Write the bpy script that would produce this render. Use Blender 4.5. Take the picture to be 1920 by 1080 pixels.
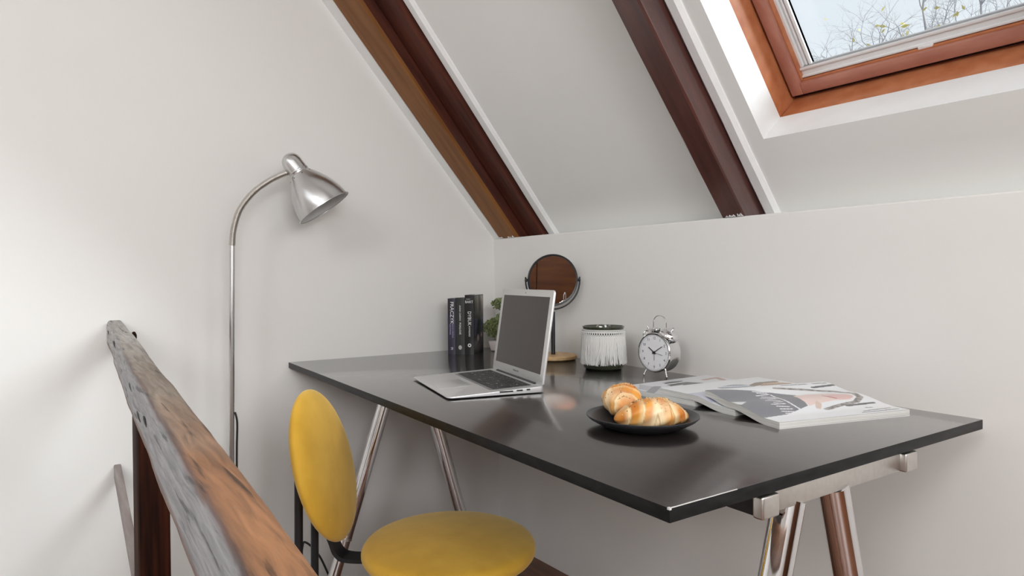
import bpy, bmesh, math, random
from mathutils import Vector, Matrix
random.seed(7)
sc = bpy.context.scene
for o in list(bpy.data.objects): bpy.data.objects.remove(o)
COL = sc.collection
T = 0.7465                       # height of the desk top above the floor
V = Vector
R = math.radians

# ---------------------------------------------------------------- camera
def cam_axes(yaw, pitch, roll):
    f = V((math.cos(pitch)*math.cos(yaw), math.cos(pitch)*math.sin(yaw), math.sin(pitch)))
    r = f.cross(V((0, 0, 1))).normalized(); u = r.cross(f)
    return r*math.cos(roll)+u*math.sin(roll), u*math.cos(roll)-r*math.sin(roll), f
CAM = V((2.0389, -1.4556, 0.2576+T))
_r, _u, _f = cam_axes(2.50568, -0.013706, -0.007111)
cd = bpy.data.cameras.new('camera'); cam = bpy.data.objects.new('camera', cd); COL.objects.link(cam)
cam.matrix_world = Matrix(((_r.x, _u.x, -_f.x, CAM.x), (_r.y, _u.y, -_f.y, CAM.y), (_r.z, _u.z, -_f.z, CAM.z), (0, 0, 0, 1)))
cd.sensor_width = 36; cd.lens = 1228.1/1920*36; cd.clip_start = 0.02
sc.camera = cam

# ---------------------------------------------------------------- sky, sun, added fill lights, exposure
w = bpy.data.worlds.new('sky'); sc.world = w; w.use_nodes = True
nt = w.node_tree; nt.nodes.clear()
wo = nt.nodes.new('ShaderNodeOutputWorld'); bg = nt.nodes.new('ShaderNodeBackground')
tc = nt.nodes.new('ShaderNodeTexCoord'); nz = nt.nodes.new('ShaderNodeTexNoise'); rp = nt.nodes.new('ShaderNodeValToRGB')
nz.inputs['Scale'].default_value = 1.6; nz.inputs['Detail'].default_value = 3
rp.color_ramp.elements[0].position = .3; rp.color_ramp.elements[0].color = (.80, .87, .97, 1)
rp.color_ramp.elements[1].position = .7; rp.color_ramp.elements[1].color = (.90, .94, 1.0, 1)
nt.links.new(tc.outputs['Generated'], nz.inputs['Vector']); nt.links.new(nz.outputs['Fac'], rp.inputs['Fac'])
nt.links.new(rp.outputs['Color'], bg.inputs['Color']); bg.inputs['Strength'].default_value = .92
nt.links.new(bg.outputs['Background'], wo.inputs['Surface'])

def light(name, kind, loc, direction, energy, color=(1, 1, 1), **kw):
    l = bpy.data.lights.new(name, kind); l.energy = energy; l.color = color
    for k, v in kw.items(): setattr(l, k, v)
    o = bpy.data.objects.new(name, l); COL.objects.link(o); o.location = loc
    o.rotation_euler = V(direction).to_track_quat('-Z', 'Y').to_euler()
    return o
ANG = 0.85357; CC, SS = math.cos(ANG), math.sin(ANG)
HK = 0.4128; YW = 0.0
light('hazy_sun', 'SUN', (3, 3, 5), (-1.7, -1.15, -.95), 6.3, (.90, .955, 1.0), angle=R(34))
# added fill lights out of view: right on this slope, opposite slope, far gable
light('added_fill_right_slope', 'AREA', (2.95, -.48, 1.20+T), (0, -SS, -CC), 32, (.94, .98, 1.0), shape='RECTANGLE', size=.70, size_y=1.05)
light('added_fill_back_slope', 'AREA', (1.05, -3.50, 1.52+T), (0, SS, -CC), 3, (.97, .985, 1.0), shape='RECTANGLE', size=.9, size_y=1.1)
light('added_fill_back_slope', 'AREA', (2.75, -3.50, 1.52+T), (0, SS, -CC), 28, (.97, .985, 1.0), shape='RECTANGLE', size=.9, size_y=1.1)
light('added_fill_far_gable', 'AREA', (3.65, -1.62, .90+T), (-1, .12, 0), 44, (.96, .98, 1.0), shape='RECTANGLE', size=1.4, size_y=.8)  # added to brighten walls and ceiling; the far gable has no window
vs = sc.view_settings
vs.view_transform = 'Standard'; vs.look = 'None'; vs.gamma = 1; vs.use_curve_mapping = False; vs.exposure = 0.17
sc.cycles.caustics_reflective = False

# ---------------------------------------------------------------- materials
def P(name, color, rough=.5, metal=0, **kw):
    m = bpy.data.materials.new(name); m.use_nodes = True
    b = m.node_tree.nodes['Principled BSDF']
    b.inputs['Base Color'].default_value = (*color, 1); b.inputs['Roughness'].default_value = rough; b.inputs['Metallic'].default_value = metal
    for k, v in kw.items(): b.inputs[k].default_value = v
    return m
def noisy(m, c1, c2, scale=(8, 8, 8), detail=4, lo=.35, hi=.65, bump=0, bscale=None, bdist=.002, c3=None):
    """colour noise between c1 and c2 in object space, optional relief"""
    t = m.node_tree; b = t.nodes['Principled BSDF']
    tc = t.nodes.new('ShaderNodeTexCoord'); mp = t.nodes.new('ShaderNodeMapping'); mp.inputs['Scale'].default_value = scale
    n = t.nodes.new('ShaderNodeTexNoise'); n.inputs['Scale'].default_value = 1; n.inputs['Detail'].default_value = detail
    r = t.nodes.new('ShaderNodeValToRGB'); e = r.color_ramp.elements
    e[0].position = lo; e[0].color = (*c1, 1); e[1].position = hi; e[1].color = (*c2, 1)
    if c3: x = e.new(min(.99, hi+.18)); x.color = (*c3, 1)
    t.links.new(tc.outputs['Object'], mp.inputs['Vector']); t.links.new(mp.outputs['Vector'], n.inputs['Vector'])
    t.links.new(n.outputs['Fac'], r.inputs['Fac']); t.links.new(r.outputs['Color'], b.inputs['Base Color'])
    if bump:
        src = n
        if bscale:
            mp2 = t.nodes.new('ShaderNodeMapping'); mp2.inputs['Scale'].default_value = bscale
            src = t.nodes.new('ShaderNodeTexNoise'); src.inputs['Scale'].default_value = 1; src.inputs['Detail'].default_value = 4
            t.links.new(tc.outputs['Object'], mp2.inputs['Vector']); t.links.new(mp2.outputs['Vector'], src.inputs['Vector'])
        bp = t.nodes.new('ShaderNodeBump'); bp.inputs['Strength'].default_value = bump; bp.inputs['Distance'].default_value = bdist
        t.links.new(src.outputs['Fac'], bp.inputs['Height']); t.links.new(bp.outputs['Normal'], b.inputs['Normal'])
    return m
def vcol(m, attr='Col'):
    t = m.node_tree; a = t.nodes.new('ShaderNodeAttribute'); a.attribute_name = attr
    t.links.new(a.outputs['Color'], t.nodes['Principled BSDF'].inputs['Base Color']); return m

M = {}
M['wall'] = noisy(P('plaster_wall', (.8, .78, .75), .75), (.765, .753, .727), (.79, .778, .752), (2, 2, 2), 3, .3, .7, .25, (60, 60, 60), .001)
M['ceil'] = noisy(P('plaster_ceiling', (.8, .79, .77), .8), (.84, .838, .815), (.87, .868, .848), (2, 2, 2), 3, .3, .7, .2, (50, 50, 50), .001)
M['white'] = noisy(P('white_paint', (.86, .86, .85), .45), (.84, .84, .83), (.88, .88, .87), (20, 20, 20), 3, .3, .7, .2, (80, 80, 80), .0006)
M['floor'] = noisy(P('dark_floor_boards', (.06, .03, .02), .35), (.09, .031, .014), (.19, .073, .032), (3, 40, 3), 4, .3, .7, .1)
M['beam'] = noisy(P('dark_varnished_beam', (.07, .03, .025), .30, **{'Coat Weight': 1.0, 'Coat IOR': 1.5, 'Coat Roughness': .22}), (.05, .017, .015), (.115, .036, .026), (4, 45, 45), 4, .3, .75, .35, (60, 130, 130), .0012)
M['beam_red'] = noisy(P('red_brown_beam', (.07, .02, .012), .45, **{'Specular IOR Level': .25}), (.045, .012, .009), (.105, .030, .016), (5, 45, 45), 4, .3, .75, .25, (30, 90, 90), .0012)
M['beam_tan'] = noisy(P('tan_brown_board', (.2, .09, .03), .45, **{'Specular IOR Level': .25}), (.17, .065, .018), (.27, .115, .036), (4, 45, 45), 5, .3, .75, .2, (25, 90, 90), .001)
M['pine'] = noisy(P('red_pine_frame', (.45, .16, .07), .35), (.42, .13, .05), (.56, .22, .10), (30, 6, 30), 4, .3, .75, .1)
M['sash'] = noisy(P('sash_pine', (.36, .14, .09), .4), (.38, .15, .105), (.50, .23, .165), (10, 30, 30), 4, .3, .75, .1)
M['rubber'] = P('dark_rubber', (.015, .012, .018), .6)
M['alu_white'] = P('white_aluminium', (.82, .82, .82), .35, .1)
M['black_desk'] = noisy(P('black_desk_veneer', (.012, .011, .011), .30, IOR=1.8, **{'Coat Weight': 1.0, 'Coat IOR': 1.5, 'Coat Roughness': .13}), (.012, .009, .008), (.021, .017, .015), (6, 60, 30), 4, .3, .7)
M['desk_edge'] = noisy(P('black_desk_edge', (.012, .012, .012), .4, **{'Specular IOR Level': .12}), (.009, .009, .009), (.018, .018, .018), (30, 30, 90), 3, .3, .7)
M['worn'] = P('worn_edge', (.55, .54, .52), .6)
M['chrome'] = P('chrome', (.80, .80, .81), .06, 1)
M['steel'] = noisy(P('satin_nickel', (.62, .60, .57), .36, 1), (.61, .59, .56), (.65, .63, .60), (8, 120, 120), 3)
M['brushed'] = P('brushed_steel', (.62, .62, .62), .28, 1)
t = M['brushed'].node_tree; _b = t.nodes['Principled BSDF']; _b.inputs['Anisotropic'].default_value = .5
M['lamp_in'] = P('lamp_inner_white', (.75, .77, .76), .5)
M['black'] = P('black_metal', (.012, .012, .014), .38)
M['cable'] = P('black_cable', (.012, .012, .012), .5)
M['alu'] = P('silver_aluminium', (.70, .70, .70), .42, .75)
M['screen'] = P('dark_screen', (.030, .019, .017), .12)
M['key'] = P('black_keys', (.012, .012, .013), .45)
M['keywell'] = P('key_well', (.30, .30, .31), .5, .6)
M['lightwood'] = noisy(P('light_wood', (.62, .40, .19), .45), (.56, .34, .15), (.70, .47, .24), (8, 60, 60), 4, .3, .7)
M['mirror'] = P('mirror_glass', (.80, .79, .78), .015, 1)
M['olive'] = P('olive_glass', (.045, .05, .03), .08, **{'Coat Weight': .6})
M['cotton'] = P('white_cotton', (.80, .79, .76), .85, **{'Sheen Weight': .3})
M['dial'] = P('clock_dial', (.82, .82, .84), .35)
M['ink'] = P('black_ink', (.012, .012, .012), .5)
M['plate'] = P('charcoal_plate', (.022, .022, .026), .32)
M['page'] = noisy(P('paper_edges', (.62, .61, .58), .8), (.50, .49, .46), (.72, .71, .68), (2, 2, 900), 2, .35, .65)
M['cover'] = vcol(P('printed_cover', (.8, .8, .8), .28))
M['mustard'] = noisy(P('mustard_fabric', (.60, .33, .02), .8, **{'Sheen Weight': .4, 'Sheen Roughness': .5, 'Sheen Tint': (1, .85, .5, 1)}), (.52, .285, .014), (.63, .36, .030), (14, 14, 14), 4, .3, .7, .35, (420, 420, 420), .0005)
M['pot'] = P('pale_pot', (.62, .55, .52), .6)
M['leafg'] = noisy(P('bonsai_leaf', (.09, .13, .04), .55), (.07, .10, .03), (.30, .34, .14), (60, 60, 60), 2, .35, .65)
M['bark'] = noisy(P('bark', (.30, .28, .28), .9), (.27, .26, .27), (.42, .40, .39), (3, 3, 3), 3)
M['yleaf'] = noisy(P('yellow_leaf', (.55, .48, .14), .7), (.45, .38, .10), (.66, .58, .22), (4, 4, 4), 2)
M['seed'] = P('seed', (.10, .045, .02), .7)
M['seed2'] = P('seed_sesame', (.62, .42, .20), .7)
M['crust'] = vcol(P('croissant_crust', (.7, .35, .1), .42))
M['wardrobe'] = noisy(P('brown_wardrobe', (.20, .07, .02), .4), (.06, .018, .007), (.13, .046, .012), (3, 3, 20), 5, .3, .7, .1)
M['rail'] = vcol(P('weathered_rail', (.4, .35, .3), .55))
M['post'] = noisy(P('dark_post', (.05, .02, .012), .6, **{'Specular IOR Level': .04}), (.010, .004, .003), (.045, .013, .006), (25, 60, 3), 5, .35, .62, .25, (60, 90, 8), .001, c3=(.20, .062, .014))
M['slat'] = noisy(P('grey_brown_slat', (.25, .20, .18), .5), (.17, .12, .11), (.34, .30, .285), (3, 40, 30), 4, .3, .7, .2)
def glassmat():
    m = bpy.data.materials.new('window_glass'); m.use_nodes = True; t = m.node_tree; t.nodes.clear()
    o = t.nodes.new('ShaderNodeOutputMaterial'); mx = t.nodes.new('ShaderNodeMixShader'); fr = t.nodes.new('ShaderNodeFresnel'); fr.inputs['IOR'].default_value = 1.3
    tr = t.nodes.new('ShaderNodeBsdfTransparent'); tr.inputs['Color'].default_value = (.95, .965, .96, 1)
    gl = t.nodes.new('ShaderNodeBsdfGlossy'); gl.inputs['Roughness'].default_value = .02
    t.links.new(fr.outputs['Fac'], mx.inputs['Fac']); t.links.new(tr.outputs['BSDF'], mx.inputs[1]); t.links.new(gl.outputs['BSDF'], mx.inputs[2])
    t.links.new(mx.outputs['Shader'], o.inputs['Surface']); return m
M['glass'] = glassmat()
# weathered rail: grain and cracks multiplied over the painted wear
def rail_mat():
    m = M['rail']; t = m.node_tree; b = t.nodes['Principled BSDF']; at = [n for n in t.nodes if n.type == 'ATTRIBUTE'][0]
    tc = t.nodes.new('ShaderNodeTexCoord')
    def nse(scale, lo, hi, c0, c1, dist=0):
        mp = t.nodes.new('ShaderNodeMapping'); mp.inputs['Scale'].default_value = scale
        n = t.nodes.new('ShaderNodeTexNoise'); n.inputs['Scale'].default_value = 1; n.inputs['Detail'].default_value = 6; n.inputs['Distortion'].default_value = dist
        r = t.nodes.new('ShaderNodeValToRGB'); r.color_ramp.elements[0].position = lo; r.color_ramp.elements[1].position = hi
        r.color_ramp.elements[0].color = (c0, c0, c0, 1); r.color_ramp.elements[1].color = (c1, c1, c1, 1)
        t.links.new(tc.outputs['Object'], mp.inputs['Vector']); t.links.new(mp.outputs['Vector'], n.inputs['Vector']); t.links.new(n.outputs['Fac'], r.inputs['Fac'])
        return n, r
    n1, r1 = nse((11, 150, 150), .3, .68, .60, 1.22, .8)
    n2, r2 = nse((6, 110, 90), .33, .40, .15, 1.0, .3)
    m1 = t.nodes.new('ShaderNodeMixRGB'); m1.blend_type = 'MULTIPLY'; m1.inputs[0].default_value = 1
    m2 = t.nodes.new('ShaderNodeMixRGB'); m2.blend_type = 'MULTIPLY'; m2.inputs[0].default_value = .85
    t.links.new(at.outputs['Color'], m1.inputs[1]); t.links.new(r1.outputs['Color'], m1.inputs[2])
    t.links.new(m1.outputs['Color'], m2.inputs[1]); t.links.new(r2.outputs['Color'], m2.inputs[2])
    t.links.new(m2.outputs['Color'], b.inputs['Base Color'])
    bp = t.nodes.new('ShaderNodeBump'); bp.inputs['Strength'].default_value = .5; bp.inputs['Distance'].default_value = .002
    t.links.new(n1.outputs['Fac'], bp.inputs['Height']); t.links.new(bp.outputs['Normal'], b.inputs['Normal'])
rail_mat()

# ---------------------------------------------------------------- mesh helpers
class MB:
    def __init__(s): s.v = []; s.f = []
    def add(s, vs, fs):
        n = len(s.v); s.v += [tuple(x) for x in vs]; s.f += [tuple(i+n for i in f) for f in fs]; return s
    def hexa(s, p):      # p: 4 bottom (ccw) + 4 top
        return s.add(p, [(3, 2, 1, 0), (4, 5, 6, 7), (0, 1, 5, 4), (1, 2, 6, 5), (2, 3, 7, 6), (3, 0, 4, 7)])
    def box(s, x0, x1, y0, y1, z0, z1):
        return s.hexa([(x0, y0, z0), (x1, y0, z0), (x1, y1, z0), (x0, y1, z0), (x0, y0, z1), (x1, y0, z1), (x1, y1, z1), (x0, y1, z1)])
    def lathe(s, prof, seg=48, mat=None, closed=False):
        vs = []; fs = []; n = len(prof)
        for k in range(seg):
            a = 2*math.pi*k/seg
            for r, z in prof: vs.append(V((r*math.cos(a), r*math.sin(a), z)))
        for k in range(seg):
            k2 = (k+1) % seg
            for i in range(n-1 if not closed else n):
                j = (i+1) % n
                fs.append((k*n+i, k2*n+i, k2*n+j, k*n+j))
        if mat: vs = [mat @ v for v in vs]
        return s.add(vs, fs)
    def tube(s, pts, rad, seg=12, cap=True):
        pts = [V(p) for p in pts]; n = len(pts); rads = rad if isinstance(rad, (list, tuple)) else [rad]*n
        vs = []; fs = []; up = None
        for i, p in enumerate(pts):
            d = (pts[min(i+1, n-1)]-pts[max(i-1, 0)]).normalized()
            if up is None:
                up = V((0, 0, 1)) if abs(d.z) < .9 else V((1, 0, 0))
            a = (up - d*up.dot(d)).normalized(); up = a; b = d.cross(a)
            for k in range(seg):
                t = 2*math.pi*k/seg; vs.append(p+(a*math.cos(t)+b*math.sin(t))*rads[i])
        for i in range(n-1):
            for k in range(seg):
                k2 = (k+1) % seg; fs.append((i*seg+k, i*seg+k2, (i+1)*seg+k2, (i+1)*seg+k))
        if cap:
            fs.append(tuple(reversed(range(seg)))); fs.append(tuple((n-1)*seg+k for k in range(seg)))
        return s.add(vs, fs)
    def sphere(s, c, r, seg=16, rings=10):
        rx, ry, rz = r if isinstance(r, (tuple, list)) else (r, r, r); vs = []; fs = []
        for i in range(rings+1):
            th = math.pi*i/rings
            for k in range(seg):
                a = 2*math.pi*k/seg; vs.append((c[0]+rx*math.sin(th)*math.cos(a), c[1]+ry*math.sin(th)*math.sin(a), c[2]+rz*math.cos(th)))
        for i in range(rings):
            for k in range(seg):
                k2 = (k+1) % seg; fs.append((i*seg+k, (i+1)*seg+k, (i+1)*seg+k2, i*seg+k2))
        return s.add(vs, fs)
    def build(s, name, mat, parent=None, bevel=0, bseg=2, smooth=True, angle=35, merge=False):
        me = bpy.data.meshes.new(name); me.from_pydata(s.v, [], s.f)
        bm = bmesh.new(); bm.from_mesh(me)
        if merge: bmesh.ops.remove_doubles(bm, verts=bm.verts, dist=1e-5)
        bmesh.ops.recalc_face_normals(bm, faces=bm.faces)
        if bevel: bmesh.ops.bevel(bm, geom=[e for e in bm.edges if len(e.link_faces) == 2 and e.calc_face_angle(0) > .5], offset=bevel, segments=bseg, affect='EDGES', profile=.5)
        bm.to_mesh(me); bm.free()
        me.materials.append(mat)
        if smooth:
            me.shade_smooth(); me.set_sharp_from_angle(angle=R(angle))
        o = bpy.data.objects.new(name, me); COL.objects.link(o)
        if parent: o.parent = parent
        return o
def tag(o, label=None, cat=None, group=None, kind=None):
    for k, v in (('label', label), ('category', cat), ('group', group), ('kind', kind)):
        if v: o[k] = v
    return o
def thing(name, loc, label, cat, rz=0, group=None):
    o = bpy.data.objects.new(name, None); COL.objects.link(o); o.location = loc; o.rotation_euler = (0, 0, rz); o.empty_display_size = .05
    return tag(o, label, cat, group)
def struct(name, mb, mat, label=None, **kw):
    return tag(mb.build(name, mat, **kw), label, None, None, 'structure')
def text(name, body, size, mtx, mat, parent, depth=.0002, sx=1.0, ax='CENTER'):
    c = bpy.data.curves.new(name, 'FONT'); c.body = body; c.size = size; c.align_x = ax; c.align_y = 'CENTER'; c.extrude = depth; c.resolution_u = 2
    o = bpy.data.objects.new(name+'_c', c); COL.objects.link(o)
    dg = bpy.context.evaluated_depsgraph_get(); dg.update()
    me = bpy.data.meshes.new_from_object(o.evaluated_get(dg)); bpy.data.objects.remove(o); bpy.data.curves.remove(c)
    me.transform(mtx @ Matrix.Diagonal((sx, 1, 1, 1))); me.name = name; me.materials.clear(); me.materials.append(mat)
    ob = bpy.data.objects.new(name, me); COL.objects.link(ob); ob.parent = parent; return ob
def frame(origin, x, y):
    x = V(x).normalized(); y = V(y).normalized(); z = x.cross(y); o = V(origin)
    return Matrix(((x.x, y.x, z.x, o.x), (x.y, y.y, z.y, o.y), (x.z, y.z, z.z, o.z), (0, 0, 0, 1)))
def catmull(pts, n=8):
    pts = [V(p) for p in pts]; out = []
    for i in range(len(pts)-1):
        p0 = pts[max(i-1, 0)]; p1 = pts[i]; p2 = pts[i+1]; p3 = pts[min(i+2, len(pts)-1)]
        for k in range(n):
            t = k/n; out.append(.5*((2*p1)+(p2-p0)*t+(2*p0-5*p1+4*p2-p3)*t*t+(3*p1-p0-3*p2+p3)*t**3))
    out.append(pts[-1]); return out

# ---------------------------------------------------------------- the room
def XA(z):                                   # the old gable wall leans a little (z relative to the desk top)
    return -0.0519 + 0.030*(HK-z)
def C(x, d, off=0):                          # point on the sloping roof: along the wall, up the slope, outwards
    return V((x, YW-CC*d+SS*off, HK+SS*d+CC*off+T))
OFF = .078; DTOP = 2.04; YFLAT = C(0, DTOP, OFF).y; ZFLAT = C(0, DTOP, OFF).z
XE = 3.7; YR = 2*-2.19; FZ = 0.0; YB = -4.38
# gable wall with the lamp in front of it, going down into the stairwell
zl = -2.6
prof = [(.15, zl), (.15, HK+T+.1), (C(0, DTOP, OFF).y, ZFLAT), (YB-YFLAT, ZFLAT), (YB-.1, HK+T), (YB-.1, zl)]
struct('wall_left', MB().add([(XA(z-T), y, z) for y, z in prof], [tuple(range(6))]), M['wall'], 'pale plaster gable wall behind the floor lamp', smooth=False)
b = MB()
b.box(-.1, XE, YW, YW+.14, FZ-.02, HK+T)
struct('wall_back', b, M['wall'], 'low plaster knee wall behind the desk', smooth=False, bevel=.004)
XWI0, XWI1, DW0, DW1 = 1.14, 1.86, .161, 1.26      # opening of the visible roof window
b = MB()
def slope_quad(b, x0, x1, d0, d1, off): b.add([C(x0, d0, off), C(x1, d0, off), C(x1, d1, off), C(x0, d1, off)], [(0, 1, 2, 3)])
slope_quad(b, -.12, XWI0, -.1, DTOP, OFF); slope_quad(b, XWI1, 2.6, -.1, DTOP, OFF); slope_quad(b, 3.3, XE, -.1, DTOP, OFF); slope_quad(b, 2.6, 3.3, -.1, DW0, OFF); slope_quad(b, 2.6, 3.3, DW1, DTOP, OFF)
slope_quad(b, XWI0, XWI1, -.1, DW0, OFF); slope_quad(b, XWI0, XWI1, DW1, DTOP, OFF)
b.add([(-.12, YFLAT, ZFLAT), (XE, YFLAT, ZFLAT), (XE, YB-YFLAT, ZFLAT), (-.12, YB-YFLAT, ZFLAT)], [(0, 1, 2, 3)])
def mir(p): return V((p.x, YB-p.y, p.z))
# opposite slope with openings for the two added windows
def back_quad(b, x0, x1, d0, d1): b.add([mir(C(x0, d0, OFF)), mir(C(x1, d0, OFF)), mir(C(x1, d1, OFF)), mir(C(x0, d1, OFF))], [(0, 1, 2, 3)])
for x0, x1 in ((-.12, .6), (1.5, 2.3), (3.2, XE)): back_quad(b, x0, x1, -.1, DTOP)
for x0, x1 in ((.6, 1.5), (2.3, 3.2)): back_quad(b, x0, x1, -.1, .8); back_quad(b, x0, x1, 1.9, DTOP)
struct('ceiling', b, M['ceil'], 'pale sloping attic ceiling', smooth=False)
b = MB(); b.box(-.1, XE, YB-.14, YB, FZ-.02, HK+T)
struct('wall_front', b, M['wall'], 'low knee wall across the room', smooth=False)
b = MB()
gz = [(.15, 0), (.15, HK+T+.1), (YFLAT, ZFLAT), (YB-YFLAT, ZFLAT), (YB-.1, HK+T), (YB-.1, 0)]
b.add([(XE, y, z) for y, z in gz], [tuple(range(6))])
struct('wall_right', b, M['wall'], 'plain far gable wall', smooth=False)
# floor with the stairwell behind the banister
SX1, SY0, SY1 = 1.85, -2.25, -1.40
b = MB()
b.box(-.1, XE, SY1, .02, -.2, 0); b.box(-.1, XE, YB, SY0, -.2, 0); b.box(SX1, XE, SY0, SY1, -.2, 0)
struct('floor', b, M['floor'], 'dark brown wooden floor', smooth=False)
b = MB(); b.box(-.1, SX1, SY1-.001, SY1+.02, zl, -.2); b.box(-.1, SX1, SY0-.02, SY0, zl, -.2); b.box(SX1, SX1+.02, SY0, SY1, zl, -.2); b.box(-.1, SX1, SY0, SY1, zl-.05, zl)
struct('wall_stairwell', b, M['wall'], 'plaster sides of the stairwell', smooth=False)
b = MB()
for i in range(9): b.box(SX1-.2*(i+1), SX1-.2*i, SY0, SY1-.002, -.2*(i+1)-.05, -.2*(i+1))
struct('floor_stairs', b, M['floor'], 'dark wooden stair treads going down', smooth=False)

# ---- rafters
def rafter(name, label, mat, x0a, x1a, x0b, x1b, off0, off1, d0=-.02, d1=DTOP, bevel=.006, n=24, wob=.0012):
    """prism along the slope; x limits at d=0 (a) and d=1 (b); slightly uneven hand-cut edges"""
    b = MB(); vs = []; fs = []; rnd = random.Random(len(label))
    for i in range(n+1):
        d = d0+(d1-d0)*i/n
        xa = x0a+(x0b-x0a)*d; xb = x1a+(x1b-x1a)*d; j = [rnd.uniform(-wob, wob) for _ in range(4)]
        c = bevel
        ring = [(xa, off1), (xb, off1), (xb+j[0], off0+c), (xb-c+j[1], off0), (xa+c+j[2], off0), (xa+j[3], off0+c)]
        for x, o in ring:
            dd = d
            if i == 0: dd = -o*CC/SS+.0005       # foot cut level on top of the knee wall
            vs.append(C(x, dd, o))
    m = 6
    for i in range(n):
        for k in range(m):
            k2 = (k+1) % m; fs.append((i*m+k, i*m+k2, (i+1)*m+k2, (i+1)*m+k))
    fs.append(tuple(range(m))); fs.append(tuple(n*m+k for k in range(m)))
    b.add(vs, fs)
    o = b.build(name, mat, None, angle=30); return tag(o, label, None, None, 'structure')
# materials are stretched along the slope by rotating the object: bake rotation so that object x runs up the slope
def along_slope(o):
    x = V((0, -CC, SS)); y = V((1, 0, 0)); z = x.cross(y)
    m = Matrix(((x.x, y.x, z.x, 0), (x.y, y.y, z.y, 0), (x.z, y.z, z.z, 0), (0, 0, 0, 1)))
    o.data.transform(m.inverted()); o.matrix_world = m; return o
along_slope(rafter('ceiling_beam', 'tan brown board of the doubled beam beside the gable wall', M['beam_tan'], -.012, .094, -.014, .120, 0, .014, bevel=.004))
along_slope(rafter('ceiling_beam', 'dark red-brown core behind the tan board beside the gable wall', M['beam_red'], -.012, .091, -.014, .117, .014, .09, bevel=.002))
along_slope(rafter('ceiling_beam', 'dark red-brown board of the doubled beam beside the gable wall', M['beam_red'], .094, .180, .120, .221, .048, .10, bevel=.004))
along_slope(rafter('ceiling_beam', 'dark varnished roof beam left of the skylight', M['beam'], .990, 1.057, .992, 1.062, 0, .09, bevel=.004))
b = MB(); n = 12
for (x0a, x1a, x0b, x1b, o0, o1, nm, lb) in (
    (-.075, -.012, -.105, -.014, .002, .09, 'trim_1', 'white strip between gable wall and tan beam'),
    (.180, .229, .221, .263, .066, .09, 'trim_2', 'white plaster strip right of the dark red beam'),
    (1.057, 1.099, 1.062, 1.096, .066, .09, 'trim_3', 'white plaster strip right of the varnished beam')):
    along_slope(rafter(nm, lb, M['white'], x0a, x1a, x0b, x1b, o0, o1, bevel=.009 if nm != 'trim_1' else .003, wob=.0008))
# a thin groove line beside the white strip
along_slope(rafter('trim_4', 'thin raised bead on the gable wall under the white strip', M['white'], -.082, -.066, -.112, -.096, .010, .03, bevel=.003, wob=.0005))
# torn paint where the beams meet the knee wall
for i in range(30):
    x = random.choice([random.uniform(-.01, .19), random.uniform(.99, 1.06)])
    o = 0 if (x < .1 or x > .9) else .048
    dd = -o*CC/SS+.001; s = random.uniform(.0015, .0045); h = random.uniform(.002, .009)
    bb = MB(); e0 = C(x-s, dd, o-.0015); e1 = C(x+s, dd, o-.0015); e2 = C(x+random.uniform(-s, s), dd+h, o-.0015)
    k = C(0, 0, .002)-C(0, 0, 0)
    bb.add([e0, e1, e2, e0+k, e1+k, e2+k], [(0, 1, 2), (5, 4, 3), (0, 3, 4, 1), (1, 4, 5, 2), (2, 5, 3, 0)])
    tag(bb.build('trim_5', M['white'], None, smooth=False), 'white paint chip at the foot of a beam', None, 'paint chips at the beam feet', 'structure')

# ---- roof window
win = tag(bpy.data.objects.new('window_1', None), 'red pine roof window in a white reveal above the desk', None, None, 'structure'); COL.objects.link(win)
def ring(name, x0, x1, d0, d1, wd, o0, o1, mat, parent, bevel=.002, mitre=False):
    """four members around the opening x0..x1, d0..d1, lying inside it with width wd"""
    out = []
    for nm, (a, bx, c, dd) in (('left', (x0, x0+wd, d0, d1)), ('right', (x1-wd, x1, d0, d1)), ('bottom', (x0+wd, x1-wd, d0, d0+wd)), ('top', (x0+wd, x1-wd, d1-wd, d1))):
        p = [C(a, c, o0), C(bx, c, o0), C(bx, dd, o0), C(a, dd, o0), C(a, c, o1), C(bx, c, o1), C(bx, dd, o1), C(a, dd, o1)]
        ob = MB().hexa(p).build(name, mat, parent, bevel=bevel); out.append(ob)
        # turn so that the grain runs along the member
        ax = V((0, -CC, SS)) if nm in ('left', 'right') else V((1, 0, 0)); ay = V((1, 0, 0)) if nm in ('left', 'right') else V((0, CC, -SS)); az = ax.cross(ay)
        m = Matrix(((ax.x, ay.x, az.x, 0), (ax.y, ay.y, az.y, 0), (ax.z, ay.z, az.z, 0), (0, 0, 0, 1)))
        ob.data.transform(m.inverted()); ob.matrix_local = m
    return out
M['pine'].node_tree.nodes  # grain along x
ring('reveal', XWI0-.03, XWI1+.03, DW0-.03, DW1+.03, .03, OFF+.0004, .172, M['white'], win, 0)
ring('frame', XWI0-.05, XWI1+.05, DW0-.05, DW1+.05, .05, .171, .33, M['pine'], win, .004)
ring('seal', XWI0-.001, XWI1+.001, DW0-.001, DW1+.001, .016, .262, .33, M['rubber'], win, 0)
SW = .029
ring('sash', XWI0+.006, XWI1-.006, DW0+.012, DW1-.012, SW, .241, .325, M['sash'], win, .002)
gx0, gx1, gd0, gd1 = XWI0+.006+SW, XWI1-.006-SW, DW0+.012+SW, DW1-.012-SW
ring('bead', gx0-.002, gx1+.002, gd0-.002, gd1+.002, .006, .252, .30, M['pine'], win, .002)
MB().hexa([C(gx0, gd0, .285), C(gx1, gd0, .285), C(gx1, gd1, .285), C(gx0, gd1, .285), C(gx0, gd0, .289), C(gx1, gd0, .289), C(gx1, gd1, .289), C(gx0, gd1, .289)]).build('pane', M['glass'], win, smooth=False)
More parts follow.
